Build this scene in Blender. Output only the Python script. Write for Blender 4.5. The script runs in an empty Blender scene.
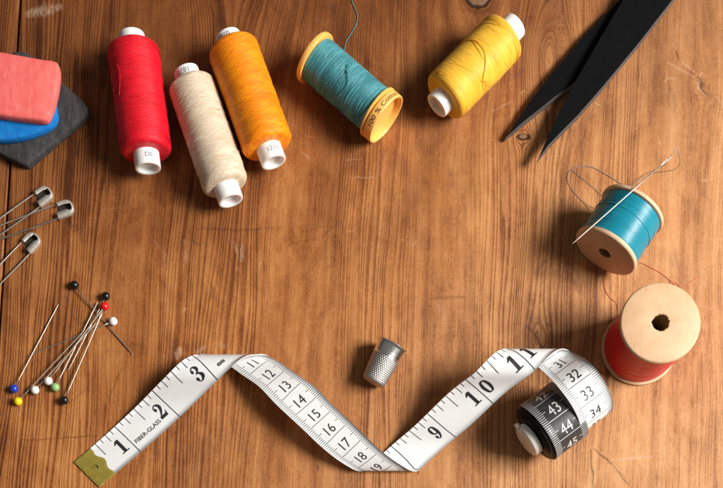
import bpy, bmesh, math, random
from mathutils import Vector, Matrix, noise as mnoise
R_ = math.radians
random.seed(7)
sc = bpy.context.scene
COL = sc.collection
MM = 0.001
H = 474.0            # camera height above the table, mm
F = 1000.0           # focal length in pixels of the 723 px wide photograph

def W(px, py, z=0.0):
    """the point at height z (mm) that stands at this place in the photograph"""
    return Vector(((px - 361.5) * (H - z) / F, (666.0 - py) * (H - z) / F, z))

# ------------------------------------------------------------------ objects
def tag(o, label=None, cat=None, group=None, kind=None):
    if label: o['label'] = label
    if cat: o['category'] = cat
    if group: o['group'] = group
    if kind: o['kind'] = kind
    return o

def thing(name, loc, rz, label, cat, group=None):
    o = bpy.data.objects.new(name, None)
    o.empty_display_size = 0.01
    COL.objects.link(o)
    o.location = Vector(loc) * MM
    o.rotation_euler = (0, 0, rz)
    return tag(o, label, cat, group)

def mk(name, V, Fc, mats, parent=None, off=(0, 0, 0), loc=(0, 0, 0), smooth=True, mi=None, sharp=None):
    me = bpy.data.meshes.new(name)
    off = Vector(off)
    me.from_pydata([(Vector(v) - off) * MM for v in V], [], Fc)
    if not isinstance(mats, (list, tuple)): mats = [mats]
    for m in mats: me.materials.append(m)
    if mi is not None:
        me.polygons.foreach_set('material_index', mi)
    if smooth is True:
        me.polygons.foreach_set('use_smooth', [True] * len(me.polygons))
    elif smooth:
        me.polygons.foreach_set('use_smooth', list(smooth))
    if sharp is not None:
        try: me.set_sharp_from_angle(angle=R_(sharp))
        except Exception: pass
    me.validate(); me.update()
    o = bpy.data.objects.new(name, me)
    COL.objects.link(o)
    if parent is not None: o.parent = parent
    o.location = Vector(loc) * MM
    return o

class MB:
    """collects pieces of one mesh"""
    def __init__(s): s.V, s.F, s.M, s.S = [], [], [], []
    def add(s, V, Fc, m=0, smooth=True):
        n = len(s.V)
        s.V += [Vector(v) for v in V]
        s.F += [tuple(i + n for i in f) for f in Fc]
        s.M += [m] * len(Fc); s.S += [smooth] * len(Fc)
    def build(s, name, mats, parent=None, off=(0, 0, 0), loc=(0, 0, 0), sharp=None):
        return mk(name, s.V, s.F, mats, parent, off, loc, s.S, s.M, sharp)

def crom(P, n):
    """smooth polyline through the points P, n steps a span"""
    P = [Vector(p) for p in P]
    out = []
    for i in range(len(P) - 1):
        p0 = P[max(i - 1, 0)]; p1 = P[i]; p2 = P[i + 1]; p3 = P[min(i + 2, len(P) - 1)]
        for k in range(n):
            t = k / n
            out.append(0.5 * ((2 * p1) + (p2 - p0) * t + (2 * p0 - 5 * p1 + 4 * p2 - p3) * t * t + (3 * p1 - p0 - 3 * p2 + p3) * t ** 3))
    out.append(P[-1].copy())
    return out

def tube(P, r, sides=8, caps=True):
    P = [Vector(p) for p in P]
    n = len(P)
    rr = r if isinstance(r, (list, tuple)) else [r] * n
    T = [(P[min(i + 1, n - 1)] - P[max(i - 1, 0)]).normalized() for i in range(n)]
    up = Vector((0, 0, 1)) if abs(T[0].z) < .9 else Vector((1, 0, 0))
    N = (up - T[0] * up.dot(T[0])).normalized()
    V, Fc = [], []
    for i in range(n):
        N = (N - T[i] * N.dot(T[i]))
        N = N.normalized() if N.length > 1e-9 else Vector((0, 0, 1))
        B = T[i].cross(N)
        for k in range(sides):
            a = 2 * math.pi * k / sides
            V.append(P[i] + (N * math.cos(a) + B * math.sin(a)) * rr[i])
    for i in range(n - 1):
        for k in range(sides):
            k2 = (k + 1) % sides
            Fc.append((i * sides + k, i * sides + k2, (i + 1) * sides + k2, (i + 1) * sides + k))
    if caps:
        Fc.append(tuple(range(sides))[::-1]); Fc.append(tuple(range((n - 1) * sides, n * sides)))
    return V, Fc

def lathe(prof, seg=64, disp=None, axis='X'):
    """closed profile line [(x, r)...] turned about an axis; r = 0 closes the end"""
    V, Fc, rows = [], [], []
    for (x, r) in prof:
        if r <= 1e-6:
            rows.append([len(V)]); V.append(Vector((x, 0, 0)))
        else:
            row = []
            for k in range(seg):
                a = 2 * math.pi * k / seg
                q = r + (disp(x, a, r) if disp else 0)
                row.append(len(V)); V.append(Vector((x, q * math.sin(a), q * math.cos(a))))
            rows.append(row)
    for a, b in zip(rows[:-1], rows[1:]):
        for k in range(seg):
            k2 = (k + 1) % seg
            if len(a) == 1 and len(b) == 1: continue
            if len(a) == 1: Fc.append((a[0], b[k2], b[k]))
            elif len(b) == 1: Fc.append((a[k], a[k2], b[0]))
            else: Fc.append((a[k], a[k2], b[k2], b[k]))
    if axis == 'Z':
        V = [Vector((v.y, v.z, v.x)) for v in V]
    return V, Fc

def inset(poly, d):
    """2D polygon (counter-clockwise) moved inwards by d (number or one per edge)"""
    n = len(poly); out = []
    for i in range(n):
        a, b, c = Vector(poly[i - 1]), Vector(poly[i]), Vector(poly[(i + 1) % n])
        d1 = d[i - 1] if isinstance(d, (list, tuple)) else d
        d2 = d[i] if isinstance(d, (list, tuple)) else d
        e1 = (b - a).normalized(); e2 = (c - b).normalized()
        n1 = Vector((-e1.y, e1.x)); n2 = Vector((-e2.y, e2.x))
        m = n1 + n2
        if m.length < 1e-6: m = n1
        m.normalize()
        dd = (d1 + d2) / 2
        out.append(b + m * min(dd / max(m.dot(n1), .45), dd * 2.0))
    return out

def loft(rings):
    """rings of equally many 3D points, bottom to top, closed by caps"""
    V, Fc = [], []
    n = len(rings[0])
    for r in rings: V += [Vector(p) for p in r]
    for i in range(len(rings) - 1):
        for k in range(n):
            k2 = (k + 1) % n
            Fc.append((i * n + k, i * n + k2, (i + 1) * n + k2, (i + 1) * n + k))
    Fc.append(tuple(range(n))[::-1])
    Fc.append(tuple(range((len(rings) - 1) * n, len(rings) * n)))
    return V, Fc

def smooth_poly(P, n=6):
    """closed smooth outline through 2D points"""
    P = [Vector((p[0], p[1], 0)) for p in P]; m = len(P); out = []
    for i in range(m):
        p0, p1, p2, p3 = P[i - 1], P[i], P[(i + 1) % m], P[(i + 2) % m]
        for k in range(n):
            t = k / n
            q = 0.5 * ((2 * p1) + (p2 - p0) * t + (2 * p0 - 5 * p1 + 4 * p2 - p3) * t * t + (3 * p1 - p0 - 3 * p2 + p3) * t ** 3)
            out.append(Vector((q.x, q.y)))
    return out

def ccw(P):
    a = sum(P[i - 1][0] * P[i][1] - P[i][0] * P[i - 1][1] for i in range(len(P)))
    return list(P) if a > 0 else list(P)[::-1]

# ------------------------------------------------------------------ materials
class NT:
    def __init__(s, name):
        s.m = bpy.data.materials.new(name); s.m.use_nodes = True
        s.t = s.m.node_tree; s.b = s.t.nodes['Principled BSDF']
        s._oc = None
    def new(s, t): return s.t.nodes.new(t)
    def put(s, sock, v):
        if isinstance(v, bpy.types.NodeSocket): s.t.links.new(v, sock)
        else: sock.default_value = v
    def m1(s, op, a, b=0.0, c=0.0, clamp=False):
        n = s.new('ShaderNodeMath'); n.operation = op; n.use_clamp = clamp
        s.put(n.inputs[0], a); s.put(n.inputs[1], b); s.put(n.inputs[2], c)
        return n.outputs[0]
    def add(s, a, b): return s.m1('ADD', a, b)
    def sub(s, a, b): return s.m1('SUBTRACT', a, b)
    def mul(s, a, b): return s.m1('MULTIPLY', a, b)
    def div(s, a, b): return s.m1('DIVIDE', a, b)
    def mad(s, a, b, c): return s.m1('MULTIPLY_ADD', a, b, c)
    def step(s, v, lo, hi, o0=0.0, o1=1.0):
        n = s.new('ShaderNodeMapRange'); n.interpolation_type = 'SMOOTHSTEP'
        s.put(n.inputs[0], v); s.put(n.inputs[1], lo); s.put(n.inputs[2], hi); s.put(n.inputs[3], o0); s.put(n.inputs[4], o1)
        return n.outputs[0]
    def vec(s, x, y, z=0.0):
        n = s.new('ShaderNodeCombineXYZ'); s.put(n.inputs[0], x); s.put(n.inputs[1], y); s.put(n.inputs[2], z)
        return n.outputs[0]
    def vm(s, op, a, b=None, scale=None):
        n = s.new('ShaderNodeVectorMath'); n.operation = op
        s.put(n.inputs[0], a)
        if b is not None: s.put(n.inputs[1], b)
        if scale is not None: s.put(n.inputs['Scale'], scale)
        return n
    def noise(s, v, scale=1.0, detail=2.0, rough=.5, dist=0.0):
        n = s.new('ShaderNodeTexNoise'); s.put(n.inputs['Vector'], v)
        n.inputs['Scale'].default_value = scale; n.inputs['Detail'].default_value = detail
        n.inputs['Roughness'].default_value = rough; n.inputs['Distortion'].default_value = dist
        return n.outputs[0]
    def coord(s):
        """object coordinates in mm: vector, x, y, z"""
        if s._oc is None:
            tc = s.new('ShaderNodeTexCoord')
            v = s.vm('SCALE', tc.outputs['Object'], scale=1000.0).outputs[0]
            sp = s.new('ShaderNodeSeparateXYZ'); s.put(sp.inputs[0], v)
            s._oc = (v, sp.outputs[0], sp.outputs[1], sp.outputs[2])
        return s._oc
    def ramp(s, v, stops):
        n = s.new('ShaderNodeValToRGB'); s.put(n.inputs[0], v)
        e = n.color_ramp.elements
        while len(e) < len(stops): e.new(.5)
        for k, (p, c) in zip(e, stops):
            k.position = p; k.color = (*c, 1)
        return n.outputs[0]
    def mix(s, f, a, b, mode='MIX'):
        n = s.new('ShaderNodeMix'); n.data_type = 'RGBA'; n.blend_type = mode
        s.put(n.inputs[0], f)
        for k, v in ((6, a), (7, b)):
            if isinstance(v, (tuple, list)): v = (*v[:3], 1)
            s.put(n.inputs[k], v)
        return n.outputs[2]
    def bump(s, h, dist, strength=1.0):
        n = s.new('ShaderNodeBump'); s.put(n.inputs['Height'], h)
        n.inputs['Distance'].default_value = dist * MM; n.inputs['Strength'].default_value = strength
        s.put(s.b.inputs['Normal'], n.outputs[0])
    def set(s, **k):
        for a, v in k.items():
            nm = {'base': 'Base Color', 'rough': 'Roughness', 'metal': 'Metallic', 'spec': 'Specular IOR Level', 'sheen': 'Sheen Weight',
                  'sheenr': 'Sheen Roughness', 'sss': 'Subsurface Weight', 'sssr': 'Subsurface Scale', 'coat': 'Coat Weight', 'coatr': 'Coat Roughness',
                  'aniso': 'Anisotropic', 'trans': 'Transmission Weight', 'ior': 'IOR'}[a]
            if isinstance(v, (tuple, list)) and len(v) == 3 and a == 'base': v = (*v, 1)
            s.put(s.b.inputs[nm], v)
        return s

def mat_plain(name, col, rough=.5, var=.12, scale=.5, metal=0.0, bump=0.0, **k):
    n = NT(name); v = n.coord()[0]
    ns = n.noise(v, scale, 4, .6)
    lo = tuple(c * (1 - var) for c in col); hi = tuple(min(c * (1 + var), 1) for c in col)
    n.set(base=n.ramp(ns, [(.3, lo), (.7, hi)]), metal=metal, rough=n.mad(n.noise(v, scale * 3, 3), .25, rough - .12), **k)
    if bump: n.bump(n.noise(v, scale * 6, 4, .65), bump)
    return n.m

def mat_thread(name, col, dark, k1=1.6, rough=.42, sheen=.04, contrast=1.0, bump=.8):
    """yarn wound about the object's x axis"""
    n = NT(name); v, x, y, z = n.coord()
    a = n.m1('ARCTAN2', y, z)
    n1 = n.noise(n.vec(n.mad(a, k1, x), n.mul(a, .5), 0.0), 1.5, 5, .62)
    n2 = n.noise(n.vec(n.mad(a, -k1 * .8, x), n.mul(a, .5), 7.0), 1.3, 5, .62)
    fine = n.noise(n.vec(n.mad(a, .25, n.mul(x, 1.0)), n.mul(a, .9), 3.0), 4.5, 2, .6)
    big = n.noise(n.vec(n.mul(x, .16), a, 1.0), 1.0, 2)
    h = n.add(n.add(n.mul(n1, .9), n.mul(n2, .8)), n.mul(fine, .6))
    t = n.step(n.add(h, n.mul(n.sub(big, .5), .7)), 1.15 - .35 / contrast, 1.15 + .4 / contrast)
    n.set(base=n.mix(t, dark, col), rough=n.mad(fine, -.2, rough + .1), sheen=sheen, sheenr=.4, spec=.3)
    n.bump(h, .35, bump)
    return n.m

def mat_wood_light(name, c0, c1, turned=False):
    n = NT(name); v, x, y, z = n.coord()
    if turned:
        ring = n.noise(n.vec(n.mul(x, 1.1), n.mul(y, .18), z), 1.0, 4, .6, .4)
    else:
        ring = n.noise(n.vec(n.mul(x, .25), y, n.mul(z, .9)), 1.2, 3)
    fib = n.noise(n.vec(n.mul(x, 3.0), n.mul(y, .6), z), .9, 4, .65)
    blot = n.noise(v, .14, 3)
    t = n.add(n.add(n.mul(ring, .35), n.mul(fib, .35)), n.mul(blot, .4))
    n.set(base=n.ramp(t, [(.35, c1), (.72, c0)]), rough=.5, spec=.35)
    n.bump(fib, .12, .6)
    return n.m

def mat_table():
    n = NT('old_wood'); v, x, y, z = n.coord()
    # wobble for hand-made marks
    wob = n.noise(v, .25, 3, .6)
    # grain direction leans a little to the right, more so at the left
    lean = n.mul(n.sub(y, 200.0), n.mad(x, -.00022, .05))
    x1 = n.sub(x, lean)
    # the narrow board left of the joint has its own grain
    side = n.m1('LESS_THAN', n.add(x, n.mul(n.sub(y, 200.0), -.062)), -169.8)
    x1 = n.add(x1, n.mul(side, 431.0))
    x2 = n.add(x1, n.mad(n.noise(n.vec(n.mul(x1, .012), n.mul(y, .0045)), 1.0, 2), 16.0, -8.0))
    x2 = n.add(x2, n.mad(n.noise(n.vec(n.mul(x1, .06), n.mul(y, .010), 4.0), 1.0, 3), 3.4, -1.7))
    g = x2
    knots = [(478, -4, 9, .9), (523, 137, 3.2, .8), (556, 58, 9, .4), (700, 84, 4, .6), (540, 338, 4, .5), (240, -60, 16, .6), (820, 300, 18, .6), (-60, 380, 12, .6)]
    ringv = None; knotdark = None
    for (kx, ky, r, asp) in knots:
        c = W(kx, ky)
        dx = n.sub(x, c.x); dy = n.mul(n.sub(y, c.y), asp)
        d2 = n.add(n.mul(dx, dx), n.mul(dy, dy))
        g = n.sub(g, n.div(n.mul(dx, r * r), n.add(d2, r * r * .3)))
    def sg(v): return n.mul(v, 1.0)
    gy = n.mul(y, 1.0)
    amp = n.step(n.noise(n.vec(n.mul(g, .035), n.mul(y, .003), 9.0), 1.0, 2), .36, .66)
    ph = n.m1('FRACT', n.add(n.div(g, 2.0), n.mul(n.noise(n.vec(n.mul(g, .13), n.mul(y, .004), 2.0), 1.0, 1), 6.0)))
    late = n.mul(n.step(ph, .25, .85), n.step(ph, 1.0, .9))
    f0 = n.noise(n.vec(n.mul(g, .16), n.mul(y, .006), 11.0), 1.0, 3, .55)
    f1 = n.noise(n.vec(n.mul(g, 1.15), n.mul(y, .016), 1.0), 1.0, 4, .65)
    f2 = n.noise(n.vec(n.mul(g, 2.6), n.mul(y, .11), 5.0), 1.0, 3, .65)
    f3 = n.noise(n.vec(n.mul(g, 4.5), n.mul(y, .7), 8.0), 1.0, 2, .7)
    pat = n.noise(n.vec(n.mul(x, .035), n.mul(y, .016), 3.0), 1.0, 4, .6, .6)
    pat2 = n.noise(n.vec(n.mul(x, .10), n.mul(y, .05), 6.0), 1.0, 4, .65, .8)
    t = n.mad(n.sub(f0, .5), .95, .47)
    t = n.mad(n.sub(f1, .5), .36, t)
    t = n.mad(n.sub(f2, .5), .56, t)
    t = n.mad(n.sub(f3, .5), .66, t)
    t = n.mad(n.mul(n.sub(late, .35), n.m1('MAXIMUM', n.mul(amp, .8), n.step(x, -105.0, -140.0))), .42, t)
    f4 = n.noise(n.vec(n.mul(g, 7.5), n.mul(y, .9), 28.0), 1.0, 3, .7)
    t = n.mad(n.sub(f4, .5), .55, t)
    pores = n.step(n.noise(n.vec(n.mul(g, 4.2), n.mul(y, .22), 17.0), 1.0, 2, .6), .60, .70)
    t = n.mad(pores, .26, t)
    t = n.mad(n.sub(pat, .5), .70, t)
    t = n.mad(n.sub(pat2, .5), .62, t)
    base = n.ramp(t, [(.08, (.54, .240, .078)), (.40, (.385, .142, .040)), (.60, (.260, .084, .022)), (.90, (.092, .027, .009))])
    # boards darker towards the far left, the edge broken up by noise
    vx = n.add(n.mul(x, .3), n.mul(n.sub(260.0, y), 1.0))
    fardark = n.step(n.add(vx, n.mul(n.sub(n.noise(n.vec(n.mul(x, .05), n.mul(y, .012), 41.0), 1.0, 4, .6), .5), 190.0)), 95.0, -75.0)
    base = n.mix(n.mul(fardark, .92), base, n.ramp(t, [(.1, (.235, .080, .022)), (.5, (.135, .040, .011)), (.9, (.050, .015, .005))]))
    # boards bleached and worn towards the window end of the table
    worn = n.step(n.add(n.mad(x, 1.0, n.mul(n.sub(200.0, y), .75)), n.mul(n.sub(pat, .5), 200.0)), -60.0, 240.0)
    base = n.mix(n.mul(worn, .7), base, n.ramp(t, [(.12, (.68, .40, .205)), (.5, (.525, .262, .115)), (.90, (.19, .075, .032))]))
    # purplish old stains
    st = n.step(n.noise(n.vec(n.mul(x, .04), n.mul(y, .02), 21.0), 1.0, 4, .65, 1.2), .60, .74)
    base = n.mix(n.mul(st, .5), base, (.13, .05, .033))
    def attr(nm):
        q = n.new('ShaderNodeAttribute'); q.attribute_name = nm; return q.outputs['Fac']
    grit = n.step(n.noise(n.vec(n.mul(g, 1.6), n.mul(y, .25), 31.0), 1.0, 3, .7), .36, .62)
    base = n.mix(n.mul(attr('scuff'), grit), base, (.62, .46, .33))
    base = n.mix(attr('scratch'), base, (.62, .44, .29))
    base = n.mix(attr('heart'), base, (.21, .12, .07))
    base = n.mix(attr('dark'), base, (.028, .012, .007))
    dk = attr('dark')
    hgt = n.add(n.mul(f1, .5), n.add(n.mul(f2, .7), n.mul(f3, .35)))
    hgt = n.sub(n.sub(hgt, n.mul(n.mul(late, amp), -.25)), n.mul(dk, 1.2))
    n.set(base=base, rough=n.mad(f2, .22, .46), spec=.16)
    n.bump(hgt, .20, .7)
    return n.m

M = {}
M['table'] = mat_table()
M['red'] = mat_thread('red_thread', (.82, .010, .028), (.56, .004, .012), k1=4.2)
M['cream'] = mat_thread('cream_thread', (.78, .65, .50), (.58, .45, .31), k1=4.6)
M['orange'] = mat_thread('orange_thread', (.96, .34, .004), (.80, .18, .002), k1=4.2)
M['yellow'] = mat_thread('yellow_thread', (.88, .52, .060), (.78, .39, .025), k1=.7)
M['teal'] = mat_thread('teal_thread', (.10, .36, .39), (.045, .20, .235), k1=1.0, contrast=1.2)
M['tealdeep'] = mat_thread('deep_teal_thread', (.010, .235, .32), (.006, .175, .25), k1=.25, rough=.30, bump=.3)
M['reddeep'] = mat_thread('deep_red_thread', (.74, .012, .022), (.60, .007, .013), k1=.2, rough=.32, bump=.3)
M['white_plastic'] = mat_plain('white_plastic', (.84, .82, .79), .38, .03, .3, sss=.35, sssr=.004)
M['ivory_plastic'] = mat_plain('ivory_plastic', (.76, .73, .66), .35, .03, .3, sss=.1, sssr=.002)
M['amber_plastic'] = mat_plain('amber_plastic', (.86, .46, .11), .38, .05, .3, sss=.25, sssr=.003)
M['maple'] = mat_wood_light('maple_wood', (.70, .46, .275), (.54, .325, .175), turned=True)
M['maple_side'] = mat_wood_light('maple_wood_side', (.72, .50, .31), (.58, .37, .21))
M['hole'] = mat_plain('raw_wood', (.40, .235, .10), .8, .4, .8, bump=.4)
M['steel'] = mat_plain('steel', (.62, .57, .50), .38, .08, .4, metal=1.0)
M['pinsteel'] = mat_plain('pin_steel', (.60, .545, .47), .46, .08, .4, metal=1.0)
M['clasp'] = mat_plain('nickel_sheet', (.70, .645, .57), .34, .14, .5, metal=.62, bump=.02)
M['clasp_shade'] = mat_plain('shaded_sheet', (.06, .05, .04), .5, .3, .6, metal=.4)  # clasp floor: shade and dark reflection inside the fold, put into the colour
M['chrome'] = mat_plain('polished_silver', (.86, .85, .83), .24, .06, .3, metal=1.0)
M['knurl'] = mat_plain('knurled_silver', (.50, .49, .465), .48, .12, .8, metal=1.0)
M['blade'] = mat_plain('black_coated_steel', (.0036, .0036, .0040), .58, .15, .3, spec=.07)
M['blade_edge'] = mat_plain('ground_steel_edge', (.10, .09, .085), .42, .15, .6, metal=.3)
M['ink'] = mat_plain('black_ink', (.018, .018, .02), .5, .1)
M['greyink'] = mat_plain('grey_print', (.24, .23, .26), .6, .2)
M['brownink'] = mat_plain('brown_print', (.10, .055, .025), .6, .3)
M['whiteink'] = mat_plain('white_ink', (.58, .58, .57), .5, .05)
M['tape'] = mat_plain('white_tape', (.74, .745, .745), .34, .025, .12, bump=.015)
M['tapeblack'] = mat_plain('black_tape', (.034, .033, .034), .38, .2, .25, spec=.45, bump=.02)
M['brass'] = mat_plain('brass_tip', (.46, .36, .065), .34, .14, .3, metal=.55, bump=.03)
M['greythread'] = mat_plain('grey_thread', (.20, .22, .24), .6, .2, 1.0)
M['redloose'] = mat_plain('orange_red_thread', (.74, .20, .09), .6, .15, 1.0)
M['eyethread'] = mat_plain('pale_thread', (.55, .50, .44), .6, .2, 1.0)
def chalk(name, a, b):
    n = NT(name); v, x, y, z = n.coord()
    s1 = n.noise(n.vec(x, n.mul(y, .35), z), .35, 5, .65, .5)
    s2 = n.noise(v, 2.2, 4, .7)
    t = n.add(n.mul(s1, .75), n.mul(s2, .25))
    cc = n.ramp(t, [(.34, b), (.66, a)])
    dust = n.step(n.noise(n.vec(n.mul(x, .5), n.mul(y, .22), n.add(z, 40.0)), 1.0, 5, .72), .56, .74)
    cc = n.mix(n.mul(dust, .22), cc, tuple(min(1, c * .5 + .35) for c in a))
    n.set(base=cc, rough=.82, spec=.15)
    n.bump(n.add(s2, n.mul(s1, .5)), .10, .6)
    return n.m
M['pink'] = chalk('pink_chalk', (.91, .215, .185), (.78, .115, .105))
M['blue'] = chalk('blue_chalk', (.012, .215, .62), (.006, .14, .46))
M['grey'] = chalk('charcoal_chalk', (.075, .070, .070), (.026, .026, .028))
def bead(name, c): 
    return mat_plain(name, c, .22, .04, .5, spec=.6)
M['b_black'] = bead('black_glass', (.006, .006, .007)); M['b_white'] = bead('white_glass', (.80, .79, .77)); M['b_red'] = bead('red_glass', (.70, .008, .010))
M['b_blue'] = bead('blue_glass', (.012, .05, .42)); M['b_yellow'] = bead('yellow_glass', (.82, .62, .006)); M['b_green'] = bead('green_glass', (.26, .52, .20))

# ------------------------------------------------------------------ flat lettering
def text2d(s, size, bold=0.0, shear=0.0):
    cu = bpy.data.curves.new('lettering', 'FONT'); cu.body = s; cu.size = 1.0
    cu.align_x = 'CENTER'; cu.align_y = 'CENTER'; cu.offset = bold; cu.resolution_u = 4; cu.shear = shear
    ob = bpy.data.objects.new('lettering', cu)
    me = bpy.data.meshes.new_from_object(ob)
    bm = bmesh.new(); bm.from_mesh(me)
    bmesh.ops.triangulate(bm, faces=bm.faces[:])
    for _ in range(2):
        ed = [e for e in bm.edges if e.calc_length() > .16]
        if ed:
            bmesh.ops.subdivide_edges(bm, edges=ed, cuts=1)
            bmesh.ops.triangulate(bm, faces=bm.faces[:])
    xs = [v.co.x for v in bm.verts]; ys = [v.co.y for v in bm.verts]
    cx, cy = (min(xs) + max(xs)) / 2, (min(ys) + max(ys)) / 2
    k = size / (max(ys) - min(ys))
    bm.verts.index_update()
    V = [((v.co.x - cx) * k, (v.co.y - cy) * k) for v in bm.verts]
    Fc = []
    for f in bm.faces:
        ids = [v.index for v in f.verts]
        if f.normal.z < 0: ids.reverse()
        Fc.append(tuple(ids))
    bm.free()
    bpy.data.objects.remove(ob); bpy.data.curves.remove(cu); bpy.data.meshes.remove(me)
    return V, Fc

def stroke2d(P, n=8):
    """a pen stroke of changing width through (x, y, w) points"""
    C = crom([(p[0], p[1], p[2]) for p in P], n)
    V, Fc = [], []
    for i, c in enumerate(C):
        a = C[max(i - 1, 0)]; b = C[min(i + 1, len(C) - 1)]
        t = Vector((b.x - a.x, b.y - a.y)); t.normalize()
        nn = Vector((-t.y, t.x)); w = max(c.z, .03) / 2
        V += [(c.x + nn.x * w, c.y + nn.y * w), (c.x - nn.x * w, c.y - nn.y * w)]
    for i in range(len(C) - 1):
        Fc.append((2 * i, 2 * i + 1, 2 * i + 3, 2 * i + 2))
    return V, Fc
def ball2d(x, y, r):
    V = [(x, y)] + [(x + r * math.cos(a * math.pi / 8), y + r * math.sin(a * math.pi / 8)) for a in range(16)]
    return V, [(0, 1 + k, 1 + (k + 1) % 16) for k in range(16)]
def poly2d(*P):
    V = [tuple(p) for p in P]; return V, [tuple(range(len(V)))]
def bar2d(x0, y0, x1, y1, n=14):
    V, Fc = [], []
    for i in range(n + 1):
        t = i / n
        if abs(x1 - x0) > abs(y1 - y0): V += [(x0 + (x1 - x0) * t, y0), (x0 + (x1 - x0) * t, y1)]
        else: V += [(x0, y0 + (y1 - y0) * t), (x1, y0 + (y1 - y0) * t)]
    for i in range(n): Fc.append((2 * i, 2 * i + 1, 2 * i + 3, 2 * i + 2))
    return V, Fc
SERIF = {
 '1': [bar2d(.35, .06, .65, .98), bar2d(.12, 0, .88, .07), poly2d((.36, .98), (.12, .80), (.12, .72), (.36, .80))],
 '2': [stroke2d([(.17, .70, .10), (.20, .86, .08), (.42, .96, .08), (.66, .84, .20), (.70, .70, .27), (.58, .48, .19), (.32, .24, .10), (.13, .07, .10)]), ball2d(.25, .70, .125), bar2d(.10, 0, .84, .20), poly2d((.70, .1), (.84, .1), (.90, .34), (.83, .34))],
 '3': [stroke2d([(.17, .74, .09), (.24, .90, .08), (.44, .96, .09), (.64, .82, .22), (.66, .72, .25), (.54, .57, .12), (.36, .53, .07)]), stroke2d([(.36, .52, .07), (.56, .49, .11), (.72, .30, .27), (.70, .20, .26), (.46, .035, .09), (.24, .08, .08), (.14, .22, .09)]), ball2d(.23, .75, .115), ball2d(.21, .24, .125)],
 '4': [bar2d(.50, .06, .76, .98), bar2d(.36, 0, .90, .06), bar2d(.03, .24, .94, .34), stroke2d([(.58, .95, .09), (.32, .62, .09), (.06, .29, .09)])],
 '9': [stroke2d([(.70, .66, .26), (.62, .88, .16), (.45, .965, .07), (.28, .88, .18), (.22, .68, .25), (.27, .50, .17), (.42, .40, .08), (.56, .44, .08), (.66, .56, .12)]), stroke2d([(.70, .66, .26), (.69, .42, .25), (.60, .18, .16), (.42, .035, .08), (.22, .10, .09)]), ball2d(.24, .20, .12)],
 '0': [stroke2d([(.5, .965, .07), (.30, .86, .20), (.20, .5, .27), (.30, .14, .20), (.5, .035, .07), (.70, .14, .20), (.80, .5, .27), (.70, .86, .20), (.5, .965, .07)])],
}

# ------------------------------------------------------------------ the table
import numpy as np
S0, S1 = W(46.5, -420), W(-18, 600)
def seamx(y): return S0.x + (S1.x - S0.x) * (y - S0.y) / (S1.y - S0.y)
# hand-made marks of the old top: (from, to, half width mm, strength) in the photograph's pixels
SCUFF = [((28, 14), (60, 7), 3.6, .42), ((180, 348), (178, 358), 2.2, .55), ((205, 346), (196, 353), 1.8, .3), ((243, 246), (242, 262), 1.2, .5), ((215, 343), (225, 347), 1.5, .25), ((184, 240), (186, 262), 1.2, .2), ((236, 240), (238, 262), .9, .3), ((612, 459), (652, 457), .8, .45), ((165, 250), (167, 330), 1.2, .15), ((440, 300), (446, 330), 2.5, .12)]
SCRATCH = [((668, 62), (695, 78), .7, .35), ((683, 62), (695, 72), .6, .5), ((715, 95), (735, 120), .7, .45), ((702, 73), (697.5, 86), .55, .75), ((697.5, 86), (706, 96), .5, .7), ((664, 83), (668, 79), .45, .6), ((668, 79), (676, 78), .45, .6), ((641, 71), (640, 84), .4, .4), ((303, 153), (311, 159), .4, .6),
  ((352, 177), (374, 177), .35, .45), ((345, 160), (361, 159), .35, .35), ((520, 94), (524, 90), .4, .6), ((492, 112), (512, 102), .35, .45), ((595, 102), (601, 107), .45, .6), ((660, 140), (662, 146), .8, .5), ((629, 425), (628, 415), .45, .6), ((236, 268), (240, 271), .4, .5), ((345, 232), (356, 230), .5, .3),
  ((260, 262), (258, 270), .4, .4), ((700, 180), (708, 181), .5, .5), ((667, 188), (672, 180), .5, .4), ((435, 118), (462, 104), .3, .35), ((150, 236), (170, 260), .3, .25), ((184, 312), (186, 308), .8, .5), ((340, 120), (350, 122), .3, .3), ((400, 240), (418, 247), .3, .3), ((412, 246), (420, 240), .35, .35), ((304, 134), (314, 138), .3, .3),
  ((100, 210), (130, 206), .3, .2), ((700, 250), (702, 290), .4, .2), ((690, 380), (700, 382), .5, .3), ((640, 400), (643, 386), .4, .3), ((470, 250), (500, 246), .3, .2), ((210, 165), (218, 168), .3, .35)]
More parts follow.
